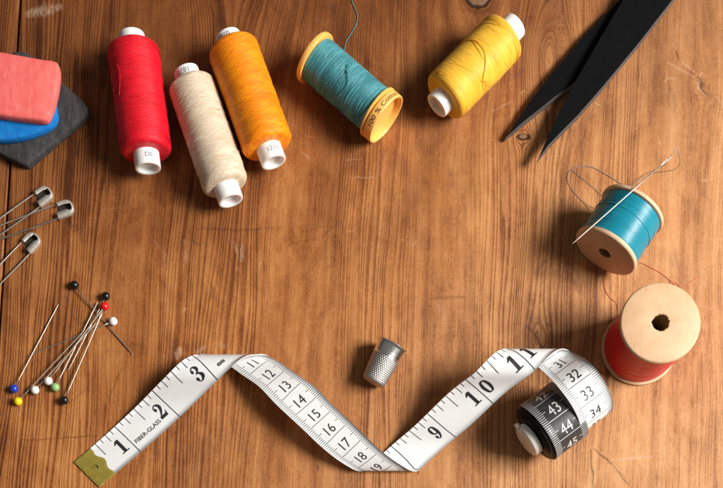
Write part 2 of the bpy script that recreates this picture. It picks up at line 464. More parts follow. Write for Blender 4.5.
DARK = [((594, 448), (612, 466), .5, .85), ((612, 466), (630, 486), .5, .75), ((591, 450), (593, 495), .6, .8), ((20, 440), (60, 439), .55, .6), ((60, 439), (97, 436), .5, .75), ((97, 415), (98, 436), .4, .35), ((102, 413), (122, 367), .45, .5), ((64, 408), (84, 390), .35, .45), ((195, 229), (262, 230), .6, .5), ((205, 229), (225, 230), .8, .4), ((252, 230), (285, 228), .5, .35),
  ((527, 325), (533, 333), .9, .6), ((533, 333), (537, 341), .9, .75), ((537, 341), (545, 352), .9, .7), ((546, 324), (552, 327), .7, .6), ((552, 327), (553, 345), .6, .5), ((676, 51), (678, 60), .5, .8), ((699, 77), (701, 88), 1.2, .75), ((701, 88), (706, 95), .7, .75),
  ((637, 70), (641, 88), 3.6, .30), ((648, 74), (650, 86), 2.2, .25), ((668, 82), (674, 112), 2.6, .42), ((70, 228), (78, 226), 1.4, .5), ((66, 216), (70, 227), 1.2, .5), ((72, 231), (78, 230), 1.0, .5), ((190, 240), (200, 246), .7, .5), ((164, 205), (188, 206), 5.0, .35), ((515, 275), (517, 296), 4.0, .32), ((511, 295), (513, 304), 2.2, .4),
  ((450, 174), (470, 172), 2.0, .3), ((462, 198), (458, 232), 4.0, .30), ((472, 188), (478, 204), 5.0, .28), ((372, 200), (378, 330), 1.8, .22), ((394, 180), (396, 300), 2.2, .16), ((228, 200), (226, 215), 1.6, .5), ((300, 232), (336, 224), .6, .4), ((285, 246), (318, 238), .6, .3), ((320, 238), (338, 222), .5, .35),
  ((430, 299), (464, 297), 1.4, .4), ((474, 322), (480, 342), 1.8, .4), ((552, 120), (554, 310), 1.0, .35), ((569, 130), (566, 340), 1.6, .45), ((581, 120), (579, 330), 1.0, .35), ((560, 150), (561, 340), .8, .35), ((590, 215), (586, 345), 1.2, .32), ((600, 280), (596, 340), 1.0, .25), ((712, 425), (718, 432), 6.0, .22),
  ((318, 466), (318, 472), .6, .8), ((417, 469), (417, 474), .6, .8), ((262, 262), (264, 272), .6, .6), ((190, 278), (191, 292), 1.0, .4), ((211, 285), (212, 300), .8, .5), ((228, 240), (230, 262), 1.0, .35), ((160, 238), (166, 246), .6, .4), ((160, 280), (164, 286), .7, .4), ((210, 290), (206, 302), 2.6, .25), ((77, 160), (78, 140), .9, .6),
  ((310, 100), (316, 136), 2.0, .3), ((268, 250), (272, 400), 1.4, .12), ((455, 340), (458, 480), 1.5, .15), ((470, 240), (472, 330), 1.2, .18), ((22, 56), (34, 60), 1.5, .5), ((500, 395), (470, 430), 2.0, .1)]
KNOTS = [(478, -3, 5.4, 4.8, .22), (523, 137, 2.7, 1.5, .42)]
def board(name, xs, ys, shear):
    """top of one board as a fine sheet with its marks, skirts down the sides; the edge at the joint follows the joint"""
    X, Y = np.meshgrid(xs, ys)
    X = X + shear(Y)
    rng = np.random.default_rng(5)
    K = 64
    def wobble(f, s):
        r = np.random.default_rng(s); o = np.zeros_like(X)
        for k in range(10):
            fx, fy = r.normal(0, f, 2); o += np.sin(X * fx + Y * fy + r.uniform(0, 6.28))
        return o / 4
    wx_, wy_ = wobble(.7, 1) * .45, wobble(.7, 2) * .45
    def marks(rows, patchy=True):
        out = np.zeros_like(X)
        for (a, b, w, k) in rows:
            A = W(*a); B = W(*b)
            m = w * 2 + 2.5
            x0, x1 = min(A.x, B.x) - m, max(A.x, B.x) + m; y0, y1 = min(A.y, B.y) - m, max(A.y, B.y) + m
            sel = (X > x0) & (X < x1) & (Y > y0) & (Y < y1)
            if not sel.any(): continue
            px, py = X[sel] + wx_[sel] - A.x, Y[sel] + wy_[sel] - A.y
            bx, by = B.x - A.x, B.y - A.y
            h = np.clip((px * bx + py * by) / (bx * bx + by * by), 0, 1)
            d = np.hypot(px - bx * h, py - by * h)
            w2 = w * (.55 + .9 * np.minimum(h, 1 - h)) 
            t = np.clip(1.25 - d / np.maximum(w2, .22), 0, 1); t = t * t * (3 - 2 * t)
            fade = 1 if w < 1.5 or not patchy else np.clip(.55 + .6 * np.sin(px * 1.9 + wx_[sel] * 3) + .3 * np.sin(px * 4.1), .15, 1)
            out[sel] = np.maximum(out[sel], t * k * fade)
        return out
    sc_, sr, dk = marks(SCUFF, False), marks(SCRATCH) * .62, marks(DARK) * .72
    ht = np.zeros_like(X)
    for (kx, ky, rx, ry, th) in KNOTS:
        c = W(kx, ky)
        d = np.hypot((X + wx_ - c.x) / rx, (Y + wy_ - c.y) / ry)
        ht = np.maximum(ht, np.clip((1 - d) * 6, 0, 1) * .7)
        rg = np.clip((1 - np.abs(d - 1) / th) * 1.8, 0, 1) * np.where(np.sin(np.arctan2(Y - c.y, X - c.x)) > .55, .45, .95)
        dk = np.maximum(dk, rg)
    rim = np.zeros_like(X)
    Z = -.30 * np.clip(dk - .45, 0, 1) - .10 * sr
    edge = np.minimum(np.arange(len(xs)), np.arange(len(xs))[::-1])
    Z = Z + np.where(edge == 0, -.7, np.where(edge == 1, -.16, 0.0))[None, :]
    ny, nx = X.shape
    V = np.stack([X, Y, Z], -1).reshape(-1, 3) * MM
    i = np.arange(ny * nx).reshape(ny, nx)
    Q = np.stack([i[:-1, :-1], i[:-1, 1:], i[1:, 1:], i[1:, :-1]], -1).reshape(-1, 4)
    # skirt
    loop = np.concatenate([i[0, :], i[1:, -1], i[-1, :-1][::-1], i[1:-1, 0][::-1]])
    low = V[loop].copy(); low[:, 2] = -28 * MM
    n0 = len(V); m = len(loop)
    V = np.concatenate([V, low])
    k = np.arange(m); k2 = (k + 1) % m
    SK = np.stack([loop[k], n0 + k, n0 + k2, loop[k2]], -1)
    Q = np.concatenate([Q, SK])
    me = bpy.data.meshes.new(name)
    me.vertices.add(len(V)); me.vertices.foreach_set('co', V.astype(np.float32).ravel())
    me.loops.add(Q.size); me.loops.foreach_set('vertex_index', Q.astype(np.int32).ravel())
    me.polygons.add(len(Q)); me.polygons.foreach_set('loop_start', np.arange(0, Q.size, 4, dtype=np.int32))
    sm = np.ones(len(Q), bool); sm[-m:] = False
    me.polygons.foreach_set('use_smooth', sm)
    pad = np.zeros(m, np.float32)
    for nm, arr in (('scuff', sc_), ('scratch', sr), ('dark', dk), ('heart', ht)):
        at = me.attributes.new(nm, 'FLOAT', 'POINT')
        at.data.foreach_set('value', np.concatenate([arr.astype(np.float32).ravel(), pad]))
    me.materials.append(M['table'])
    me.update(); me.validate()
    o = bpy.data.objects.new(name, me); COL.objects.link(o)
    return o
ys = np.concatenate([np.arange(-60, 60, 20.), np.arange(60, 332, .42), np.arange(335, 561, 20.)])
xm = np.concatenate([[0, .22, .7], np.arange(1.2, 352, .42), np.arange(360, 640, 20.)])
table = thing('table_top', (0, 0, 0), 0, None, None)
table['kind'] = 'structure'
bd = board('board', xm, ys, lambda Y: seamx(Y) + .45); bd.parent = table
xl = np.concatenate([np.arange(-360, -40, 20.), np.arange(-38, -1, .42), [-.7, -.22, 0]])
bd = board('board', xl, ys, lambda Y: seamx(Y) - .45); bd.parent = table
V, Fc = loft([[(-530, -55, z), (445, -55, z), (445, 552, z), (-530, 552, z)] for z in (-48.0, -28.6)])
mk('underframe', V, Fc, M['hole'], table, smooth=False)

# ------------------------------------------------------------------ thread spools
def winding(mb, x0, x1, R, turns, r=.12, dirn=1, a0=0.0, jit=.35, seg=40, a1=None, m=0):
    P = []
    tot = turns * seg
    for i in range(int(tot) + 1):
        t = i / tot
        a = a0 + dirn * 2 * math.pi * turns * t
        x = x0 + (x1 - x0) * t + jit * mnoise.noise(Vector((t * turns * 1.3, a0, R)))
        P.append(Vector((x, R * math.sin(a), R * math.cos(a))))
    V, Fc = tube(P, r, 5)
    mb.add(V, Fc, m)

def thread_body(x0, x1, R, rin, corner=2.2, bulge=.15, seed=0, seg=96, rows=90, ridge=.0):
    prof = [(x0, rin)]
    N = rows
    for k in range(7):
        a = math.pi / 2 * k / 6
        prof.append((x0 + corner * (1 - math.sin(a)) * 1.0, R - corner + corner * math.cos(math.pi / 2 - a)))
    prof = [(x0, rin)] + [(x0 + corner * (1 - math.cos(math.pi / 2 * k / 6)), R - corner * (1 - math.sin(math.pi / 2 * k / 6))) for k in range(7)]
    for i in range(1, N):
        t = i / N
        prof.append((x0 + corner + (x1 - x0 - 2 * corner) * t, R))
    prof += [(x1 - corner * (1 - math.cos(math.pi / 2 * k / 6)), R - corner * (1 - math.sin(math.pi / 2 * k / 6))) for k in range(6, -1, -1)]
    prof.append((x1, rin))
    def disp(x, a, r):
        if r < R - corner * .9: return 0
        return bulge * mnoise.noise(Vector((x * .22, math.sin(a) * .8 + seed * 5.1, math.cos(a) * .8))) + ridge * math.sin(x * 5.5 + .8 * math.sin(a)) + .05 * mnoise.noise(Vector((x * 1.6 + a * .8, seed, a * .6)))
    return lathe(prof, seg, disp)

def tube_part(mb, x0, x1, ro, ri, depth):
    """hollow plastic tube open at x1, its mouth rounded"""
    mb.add(*lathe([(x0, ro), (x1 - .5, ro), (x1 - .12, ro - .1), (x1, ro - .35), (x1, ri + .3), (x1 - .2, ri), (x1 - depth, ri), (x1 - depth, 0)], 56))

def put_text(mb, s, size, R, xc, ac, m, updir=-1, bold=.0, squeeze=1.0, adir=1):
    """lettering laid round a cylinder about x; up runs along updir*x"""
    V, Fc = text2d(s, size, bold)
    out = []
    for (tx, ty) in V:
        a = ac + adir * tx * squeeze / R
        out.append(Vector((xc + updir * ty, (R + .05) * math.sin(a), (R + .05) * math.cos(a))))
    mb.add(out, Fc, m, False)

def lying(name, label, cat, p0, p1, R, group):
    A, B = W(p0[0], p0[1], R), W(p1[0], p1[1], R)
    mid = (A + B) / 2
    rz = math.atan2(B.y - A.y, B.x - A.x)
    o = thing(name, (mid.x, mid.y, 0), rz, label, cat, group)
    return o, (B - A).length / 2

def strand_on(P, R, off=.25, n=8):
    """points (x, angle in degrees from the top, extra height) on a spool"""
    C = crom([(p[0], p[1], p[2] if len(p) > 2 else 0) for p in P], n)
    return [Vector((c.x, (R + off + c.z) * math.sin(R_(c.y)), (R + off + c.z) * math.cos(R_(c.y)))) for c in C]

G1 = 'thread wound on plain plastic tubes'
def tube_spool(label, p0, p1, q0, q1, R, mat, seed, rt=5.9, text=None, text0=None, strands=(), smat=None, wind=16):
    """p0 far end of the thread, p1 near end; q0, q1 the ends of the plastic tube"""
    o, hl = lying('thread_spool', label, 'thread spool', p0, p1, R, G1)
    ext1 = (W(q1[0], q1[1], R) - W(p1[0], p1[1], R)).length
    ext0 = (W(q0[0], q0[1], R) - W(p0[0], p0[1], R)).length
    mb = MB()
    mb.add(*thread_body(-hl, hl, R, rt - .2, 2.6, .3, seed))
    rnd = random.Random(seed)
    for k in range(2):
        winding(mb, -hl + 2.0, hl - 2.0, R + .02, wind / 2 + rnd.random() * 2, .13, 1 if k else -1, rnd.random() * 6, .9)
    winding(mb, -hl + 2.2, -hl + 4.5, R + .03, 3, .10, 1, 0, .1)
    winding(mb, hl - 4.2, hl - 2.2, R + .03, 3, .10, 1, 2, .1)
    for k in range(26):
        xx = rnd.uniform(-hl + 3, hl - 3); aa = rnd.uniform(-95, 95); da = rnd.uniform(8, 30) * rnd.choice((-1, 1)); dx = rnd.uniform(-1.5, 1.5)
        mb.add(*tube(strand_on([(xx, aa), (xx + dx * .4, aa + da * .4, rnd.uniform(.05, .5)), (xx + dx, aa + da, rnd.uniform(.0, .7))], R, .12, 5), .055, 4))
    mb.build('thread', mat, o, loc=(0, 0, R))
    tb = MB()
    tube_part(tb, -hl + .5, hl + ext1, rt, rt - 1.6, 2.6)
    if text: put_text(tb, text, 2.1, rt, hl + ext1 * .45, R_(20), 1, -1, .01, 1.0, 1)
    V, Fc = tb.V, tb.F
    tube1 = tb
    t0 = MB(); tube_part(t0, -hl + .5, hl + ext0, rt, rt - 1.6, 2.6)
    # the far end: the same mouth, turned round
    tube1.add([Vector((-v.x, -v.y, v.z)) for v in t0.V], t0.F, 0)
    if text0: put_text(tube1, text0, 2.4, rt, -hl - ext0 * .55, R_(-22), 1, 1, .01, 1.0, -1)
    tube1.build('plastic_tube', [M['white_plastic'], M['greyink']], o, loc=(0, 0, R), sharp=40)
    for s in strands:
        sb = MB(); sb.add(*tube(strand_on(s, R), .17, 6))
        sb.build('loose_strand', smat or mat, o, loc=(0, 0, R))
    return o

tube_spool('tall spool of bright red thread on a white tube, leftmost of the thread spools', (133.2, 48), (146.2, 153.6), (131.6, 35), (147.7, 169), 11.8, M['red'], 1, text='D8', strands=[[(-12, -35), (-8, -28, .3), (-4, -30, .2), (2, -38)]])
tube_spool('spool of cream beige thread lying between the red and orange spools', (190.5, 83.5), (226.1, 186.9), (186.3, 71.2), (231.3, 201.2), 10.8, M['cream'], 2, text0='18781')
tube_spool('spool of orange thread on a white tube, right of the cream spool', (231.8, 47), (268.6, 148), (227.4, 36), (273.9, 162.8), 11.8, M['orange'], 3, text='12151', text0='0781', strands=[[(22.2, -75), (24.6, -40, 1.0), (24.9, -20, .4)]])
tube_spool('shorter spool of golden yellow thread next to the scissor points', (505, 36), (443.5, 99), (517.3, 26.7), (436.4, 106.3), 11.6, M['yellow'], 4, wind=2,
           strands=[[(-1.5, -62), (-3.0, -35, .0), (-3.5, -10, .05), (-2.6, 12, .1), (.5, 30, .1), (4.0, 46, .15), (5.5, 60, .5), (4.6, 74, 1.3), (3.2, 70, 1.5), (3.8, 58, .8), (6.0, 50, .2)]])

# ---- teal thread on an amber spool with two flanges
o, hl = lying('thread_spool', 'pale teal cotton thread on an amber spool with lettered end, below the upper table edge', 'thread spool', (312.6, 56), (386.4, 120), 11.9, 'flanged thread spools')
Rf = 11.9; Rt = 10.3
mb = MB(); xl = -hl + 2.6; xr = hl - 6.0
mb.add(*thread_body(xl, xr, Rt, 6, .6, .35, 9, rows=120, ridge=.05))
for k in range(2): winding(mb, xl + .8, xr - .8, Rt + .03, 22 - 13 * k, .13, 1, k * 2.0, .9)
winding(mb, xl + 5, xr - 1, Rt + .06, 5, .14, -1, .5, 1.5)
mb.build('thread', M['teal'], o, loc=(0, 0, Rf))
sb = MB(); sb.add(*tube(strand_on([(-2, -70), (1.5, -45, .1), (2.5, -20, .4), (-.5, 0, .6), (-2.5, 12, .9), (-3.0, 18, 1.1), (-1.4, 20, 1.2), (-2.2, 10, .8), (-1, -2, .4)], Rt), .2, 6))
sb.build('loose_strand', M['teal'], o, loc=(0, 0, Rf))
fb = MB()
fb.add(*lathe([(-hl, 0), (-hl, Rf - .9), (-hl + .35, Rf - .2), (-hl + .9, Rf), (-hl + 2.1, Rf), (-hl + 2.5, Rf - .25), (-hl + 2.6, Rf - .8), (-hl + 2.6, 4)], 72))
fb.build('flange', M['amber_plastic'], o, loc=(0, 0, Rf), sharp=40)
fb = MB()
x = hl - 6.1
fb.add(*lathe([(x, 4), (x, Rf - .5), (x + .2, Rf - .05), (x + .9, Rf), (x + 1.1, Rf - .3), (x + 1.2, Rf - 1.1), (x + 1.9, Rf - 1.2), (x + 2.0, Rf - .5), (x + 2.2, Rf - .15), (hl - .35, Rf - .15), (hl, Rf - .4), (hl, Rf - 1.0), (hl - .3, Rf - 1.25), (hl - 3.0, Rf - 1.5), (hl - 3.0, 0)], 80))
put_text(fb, '100 % Cotton', 2.1, Rf - .15, hl - 2.0, R_(-4), 1, -1, .01, 1.35, 1)
fb.build('flange', [M['amber_plastic'], M['brownink']], o, loc=(0, 0, Rf), sharp=40)
tp = [W(331, 74, 19), W(341, 62, 10), W(344, 52, 1), W(345, 46, .3), W(347, 40, .3), W(352, 32, .3), W(357, 22, .3), W(357, 14, .3), W(354, 7, .3), W(351, -2, .3), W(349, -14, .3)]
Mi = Matrix.Rotation(-o.rotation_euler.z, 3, 'Z')
mk('thread_tail', *tube([Mi @ (p - o.location / MM) for p in crom(tp, 6)], .16, 6), M['teal'], o)

# ---- deep teal thread on a wooden spool lying on its side
def turned_spool(mb_w, L, Rf, hole, thick=2.2, x0=0.0):
    prof = [(0, hole), (.0, Rf - .9), (.25, Rf - .3), (.8, Rf), (thick - .5, Rf), (thick, Rf - .6), (thick + .1, hole + 3.5), (L - thick - .1, hole + 3.5), (L - thick, Rf - .6), (L - thick + .5, Rf), (L - .8, Rf), (L - .25, Rf - .3), (L, Rf - .9), (L, hole)]
    return [(x0 + p[0], p[1]) for p in prof]
R = 15.7
A, B = W(604.7, 253.1, R), W(633.8, 208, R)
mid = (A + B) / 2; L = (B - A).length
rz = math.atan2(B.y - A.y, B.x - A.x)
o = thing('wooden_spool', (mid.x, mid.y, 0), rz, 'wooden spool of deep teal thread lying on its side under a needle', 'thread spool', 'flanged thread spools')
mb = MB(); mb.add(*thread_body(-L / 2 + 1.9, L / 2 - 1.9, R - .9, 6, .5, .12, 12))
for k in range(1): winding(mb, -L / 2 + 3, L / 2 - 3, R - .9 - .02, 4 + 3 * k, .09, 1 if k % 2 else -1, k * 2.1, .7)
winding(mb, 1.0, 5.0, R - .8, 1.2, .15, 1, -2.4, .2)
mb.build('thread', M['tealdeep'], o, loc=(0, 0, R))
pr = turned_spool(None, L, R, 3.1, 2.3, -L / 2)
mb = MB(); mb.add(*lathe(pr, 80)); mb.build('spool_core', M['maple_side'], o, loc=(0, 0, R), sharp=40)
rb = random.Random(3)
mb = MB(); mb.add(*lathe([(-L / 2 + .15, 3.2), (L / 2 - .15, 3.2)], 40, lambda x, a, r: -.35 * abs(mnoise.noise(Vector((x, math.sin(a) * 2, math.cos(a) * 2)))))); mb.build('spool_bore', M['hole'], o, loc=(0, 0, R))
Mi = Matrix.Rotation(-rz, 3, 'Z')
mk('thread_tail', *tube([Mi @ (p - o.location / MM) for p in crom([W(606, 262, 6), W(604, 268, 1.5), W(601, 273, .3), W(597.5, 277.5, .3)], 5)], .18, 6), M['greythread'], o)

# ---- red thread on a standing wooden spool
c = W(638, 348.5)
o = thing('wooden_spool', c, 0, 'wooden spool of red thread standing upright with its bored top showing', 'thread spool', 'flanged thread spools')
L = 36.0; Rf = 17.7
def stand(V): return [Vector((v.y, v.z, v.x)) for v in V]
V, Fc = thread_body(2.4, L - 2.4, Rf - 1.0, 8, .5, .12, 15)
mb = MB(); mb.add(V, Fc)
for k in range(1): winding(mb, 4, L - 4, Rf - 1.02, 5 + 3 * k, .09, 1 if k % 2 else -1, k * 2.1, .8)
tho = mb.build('thread', M['reddeep'], o)
tho.rotation_euler = (0, -math.pi / 2, 0)
pr = turned_spool(None, L, Rf, 3.7, 2.3)
def torn(x, a, r):
    return (.55 * abs(mnoise.noise(Vector((math.sin(a) * 3.3, math.cos(a) * 3.3, 2.0)))) * (1 if r < 4 and x > L - 1 else 0)) * (-1)
pr = pr[:-1] + [(L, 4.6), (L - .05, 3.9), (L - .5, 3.6)]
V, Fc = lathe(pr, 96, lambda x, a, r: (.55 * mnoise.noise(Vector((math.sin(a) * 4.3, math.cos(a) * 4.3, 2.0))) if (r < 4.0 and x > L - 1) else 0))
mb = MB(); mb.add(stand(V), Fc); mb.build('spool_core', M['maple'], o, sharp=40)
V, Fc = lathe([(.1, 3.8), (L - .5, 3.75)], 48, lambda x, a, r: .4 * mnoise.noise(Vector((math.sin(a) * 2.5, math.cos(a) * 2.5, x * .3))))
mb = MB(); mb.add(stand(V), Fc); mb.build('spool_bore', M['hole'], o)
mk('thread_tail', *tube([p - c for p in crom([W(650, 320, 6), W(657, 300, 3), W(672, 282, .3), W(681, 287.5, .3), W(688, 284, .3), W(698, 277, .3)], 6)], .115, 6), M['redloose'], o)
mk('thread_tail', *tube([p - c for p in crom([W(677, 287, .3), W(664, 275, .3), W(650, 267, .3), W(640, 262.5, .3), W(628, 263, .3), W(612, 268, .3), W(604.5, 275, .3), W(605, 288, .3), W(610, 297, .3), W(617, 303, .5), W(622, 309, 2)], 6)], .115, 6), M['redloose'], o)

# ------------------------------------------------------------------ tailor's chalk
def chalk_piece(label, pix, z0, th, mat, tiltx=0.0):
    zm = z0 + th * .6
    P = ccw([(W(p[0], p[1], zm).x, W(p[0], p[1], zm).y) for p in pix])
    P = smooth_poly(P, 7)
    cx = sum(p[0] for p in P) / len(P); cy = sum(p[1] for p in P) / len(P)
    o = bpy.data.objects
    prof = [(.7, 0), (.15, .12), (0, .3), (0, .68), (.22, .86), (.6, .95), (1.5, 1.0)]
    rings = []
    for d, h in prof:
        q = inset(P, d) if d else P
        rings.append([(p[0], p[1], z0 + th * h + tiltx * (p[0] - cx)) for p in q])
    for k in (.55, .2):
        q = inset(P, 1.5)
        rings.append([(cx + (p[0] - cx) * k, cy + (p[1] - cy) * k, z0 + th * (1.0 + .04 * (1 - k)) + tiltx * (p[0] - cx) * k) for p in q])
    V, Fc = loft(rings)
    ob = mk('tailors_chalk', V, Fc, mat, None, off=(cx, cy, z0), loc=(cx, cy, z0), sharp=50)
    return tag(ob, label, 'chalk', 'stack of tailoring chalk')
chalk_piece('charcoal grey tailoring chalk at the bottom of the chalk stack', [(88.5, 113), (83, 121), (58, 142), (33, 163.5), (25, 166.5), (14, 162), (-10, 150), (-34, 138), (-38, 131), (-20, 100), (6, 62), (18, 53.5), (30, 56), (46, 70), (70, 90), (84, 103)], 0, 5.5, M['grey'])
chalk_piece('blue tailoring chalk sandwiched between the grey and pink pieces', [(57, 110), (57.5, 118), (52.5, 127), (38, 134.5), (18, 140), (-6, 141.5), (-30, 137), (-36, 128), (-34, 100), (-30, 84), (-10, 78), (20, 76), (46, 80), (53, 90)], 5.4, 5, M['blue'])
chalk_piece('pink tailoring chalk on top of the chalk stack', [(55, 63), (59, 67), (59.5, 80), (55.5, 102), (50, 117.5), (45, 121.8), (34, 121.5), (6, 118), (-20, 113.5), (-25, 108), (-22, 90), (-18, 62), (-13, 53.5), (-4, 53), (20, 57), (42, 61)], 10.3, 5.5, M['pink'])

# ------------------------------------------------------------------ scissors
sb = thing('scissors', W(640, 20), 0, 'large black scissors with open blades entering from the upper edge', 'scissors')
so = W(640, 20)
def blade(pix, z0, z1, edge_sides, name):
    zt = (z0 + z1) / 2
    P = [(W(p[0], p[1], zt).x, W(p[0], p[1], zt).y) for p in pix]
    area = sum(P[i - 1][0] * P[i][1] - P[i][0] * P[i - 1][1] for i in range(len(P)))
    ed = list(edge_sides)
    if area < 0:
        P = P[::-1]; n = len(P)
        ed = [n - 2 - e for e in ed]; ed = [e % n for e in ed]
    n = len(P)
    d0 = [.0] * n; d1 = [.25] * n
    for e in ed: d1[e] = .62
    rings = [[(p[0], p[1], z0) for p in P], [(p[0], p[1], z0 + (z1 - z0) * .35) for p in P], [(p[0], p[1], z1) for p in inset(P, d1)]]
    V, Fc = loft(rings)
    mi = [0] * len(Fc)
    for e in ed: mi[n + e] = 1; mi[e] = 1
    return V, Fc, mi
b2 = [(536.3, 162.9), (548, 148.5), (562, 134), (578, 118), (605, 87), (640, 44.5), (674.6, 0), (712, -50), (742, -92), (756, -120), (762, -150), (744, -158), (722, -140), (690, -112), (668, -72), (624, -2), (598, 42), (571.5, 88), (553, 125)]
V, Fc, mi = blade(b2, 4.3, 7.6, [0, 1, 2, 3, 4, 5, 6, 7], 'b')
mk('blade', V, Fc, [M['blade'], M['blade_edge']], sb, off=so, smooth=False, mi=mi)
b1 = [(504.6, 140.2), (516, 123), (530, 102), (548, 78.5), (584, 36.8), (621, -.5), (660, -46), (690, -100), (712, -150), (735, -168), (752, -150), (745, -118), (735, -80), (706, -40), (676, -8), (640, 26), (606, 58), (571.8, 88), (556, 99), (535, 115.5), (519, 128.5)]
V, Fc, mi = blade(b1, .6, 3.8, [16, 17, 18, 19, 20], 'b')
mk('blade', V, Fc, [M['blade'], M['blade_edge']], sb, off=so, smooth=False, mi=mi)
pv = W(722, -112, 8)
V, Fc = lathe([(0, 0), (0, 5), (7.8, 5), (8.9, 4.4), (9.2, 3), (9.2, 0)], 40, None, 'Z')
mk('pivot_screw', [v + Vector((pv.x, pv.y, 0)) for v in V], Fc, M['steel'], sb, off=so, sharp=40)
def bow(pts, z, r):
    V, Fc = tube(crom([W(p[0], p[1], z) for p in pts], 8), r, 12)
    return V, Fc
mk('handle', *bow([(742, -140), (775, -190), (800, -240), (840, -290), (890, -300), (905, -255), (880, -205), (835, -180), (795, -170), (765, -150)], 6, 4.5), M['blade'], sb, off=so)
mk('handle', *bow([(738, -150), (730, -200), (722, -250), (730, -310), (765, -350), (795, -320), (790, -260), (765, -210), (750, -160)], 5, 4.5), M['blade'], sb, off=so)

# ------------------------------------------------------------------ safety pins
def safety_pin(label, tip, ang, z0, tilt=0.0):
    """local x runs from the coil to the clasp"""
    t = W(tip[0], tip[1], 1.0)
    Lp = 54.0
    o = thing('safety_pin', (t.x - Lp * math.cos(ang), t.y - Lp * math.sin(ang), z0), ang, label, 'safety pin', 'safety pins at the left edge')
    o.rotation_euler = (0, tilt, ang)
    r = .42
    w = 3.15
    # back wire, coil and pin arm
    back = [Vector((Lp - 4.0, -w, 1.3)), Vector((Lp * .6, -w, 1.2)), Vector((Lp * .3, -2.9, 1.2)), Vector((6, -2.3, 1.2))]
    coil = [Vector((3.0 + 2.4 * math.cos(a), 2.4 * math.sin(a) * -1 - .0, 1.2 + .55 * (i / 10))) for i, a in enumerate([R_(60 + 36 * k) for k in range(0, 17)])]
    arm = [Vector((7, 2.2, 1.6)), Vector((Lp * .4, 3.0, 1.5)), Vector((Lp * .7, w + .15, 1.4)), Vector((Lp - 6.0, w + .1, 1.3))]
    wb = MB(); wb.add(*tube(crom(back, 8), r, 8)); wb.build('back_wire', M['steel'], o)
    wb = MB(); wb.add(*tube(crom([back[-1]] + coil + [arm[0]], 4), r, 8)); wb.build('coil', M['steel'], o)
    wb = MB(); P = crom(arm, 10); wb.add(*tube(P, [r if i < len(P) - 8 else r * (len(P) - i) / 9 + .05 for i in range(len(P))], 8)); wb.build('pin_arm', M['pinsteel'], o)
    # folded sheet clasp: floor, rim and two lips folded over the wires
    out = [(Lp - 8.6, -w - .5), (Lp - 3.4, -w - .5), (Lp - 1.3, -w + .1), (Lp - .2, -w + 1.6), (Lp, 0), (Lp - .2, w - 1.6), (Lp - 1.3, w - .1), (Lp - 3.4, w + .5), (Lp - 6.8, w + .5)]
    cb = MB()
    C = [Vector((p.x, p.y)) for p in [Vector((q.x, q.y)) for q in crom([(p[0], p[1], 0) for p in out], 5)]]
    n = len(C)
    prof = [(0.5, .1), (.1, .25), (0, .6), (0, 2.0), (.12, 2.3), (.4, 2.45)]
    V = []; Fc = []
    def norm(i):
        a = C[max(i - 1, 0)]; b = C[min(i + 1, n - 1)]; e = (b - a).normalized(); return Vector((-e.y, e.x))
    rows = []
    for d, z in prof:
        rows.append([len(V) + i for i in range(n)])
        for i in range(n):
            q = C[i] + norm(i) * d; V.append(Vector((q.x, q.y, z)))
    # lips: wide at the mouth ends, nearly nothing at the bend
    lip = []
    rows.append([len(V) + i for i in range(n)])
    for i in range(n):
        t = i / (n - 1); k = abs(t - .5) * 2
        wl = .35 + (1.9 * min(1, max(0, (k - .30) / .45)) if t < .5 else 1.35 * min(1, max(0, (k - .22) / .2)))
        q = C[i] + norm(i) * (.4 + wl); V.append(Vector((q.x, q.y, 2.5 + .10 * min(1, wl / 2))))
    for a, b in zip(rows[:-1], rows[1:]):
        for i in range(n - 1): Fc.append((a[i], a[i + 1], b[i + 1], b[i]))
    Fc.append(tuple(rows[0]))
    cl = mk('clasp', V, Fc, [M['clasp'], M['clasp_shade']], o, sharp=28, mi=[0] * (len(Fc) - 1) + [1])
    sol = cl.modifiers.new('thickness', 'SOLIDIFY'); sol.thickness = .3 * MM; sol.offset = 0
    return o
safety_pin('uppermost steel safety pin, its clasp above the other two', (51.0, 191.0), R_(36), 1.0, R_(1.0))
safety_pin('middle safety pin with its clasp reaching farthest right', (73.2, 206.2), R_(20), .0)
safety_pin('lowest steel safety pin, only the clasp end in view', (37.8, 236.0), R_(46), .0)

# ------------------------------------------------------------------ glass head pins
def head_pin(label, head, end, mat, zh=2.0, ze=.35):
    hc = W(head[0], head[1], zh); e = W(end[0], end[1], ze)
    o = thing('glass_head_pin', (hc.x, hc.y, 0), math.atan2(e.y - hc.y, e.x - hc.x), label, 'pin', 'glass head pins')
    d = math.hypot(e.x - hc.x, e.y - hc.y)
    V, Fc = lathe([(1.98 * -math.cos(math.pi * k / 16), 1.98 * math.sin(math.pi * k / 16)) for k in range(17)], 28)
    mk('pin_head', V, Fc, mat, o, loc=(0, 0, zh))
    sh = [Vector((1.7, 0, zh + (ze - zh) * 1.7 / d)), Vector((d * .5, 0, (zh + ze) / 2)), Vector((d - 3, 0, zh + (ze - zh) * (d - 3) / d)), Vector((d, 0, ze))]
    mk('pin_shaft', *tube(crom(sh, 4), [.27] * 8 + [.25, .2, .15, .1, .05], 8), M['pinsteel'], o)
    return o
head_pin('blue head pin lying apart at the left of the scattered pins', (14, 388.7), (58.5, 304), M['b_blue'])
head_pin('yellow head pin, lowest of the scattered pins', (18, 401.3), (82, 333), M['b_yellow'], 2.0, 2.6)
head_pin('white head pin beside the yellow head', (35, 390), (99, 320), M['b_white'], 2.0, 2.2)
head_pin('white head pin touching the green head', (48.3, 381), (103, 308.5), M['b_white'], 2.0, 3.0)
head_pin('pale green head pin between a white and a black head', (55.3, 387.2), (98, 301.5), M['b_green'], 2.0, 1.4)
head_pin('black head pin at the lower right of the scatter, next to the pale green head', (64.3, 400.2), (102.5, 312), M['b_black'], 2.0, 2.4)
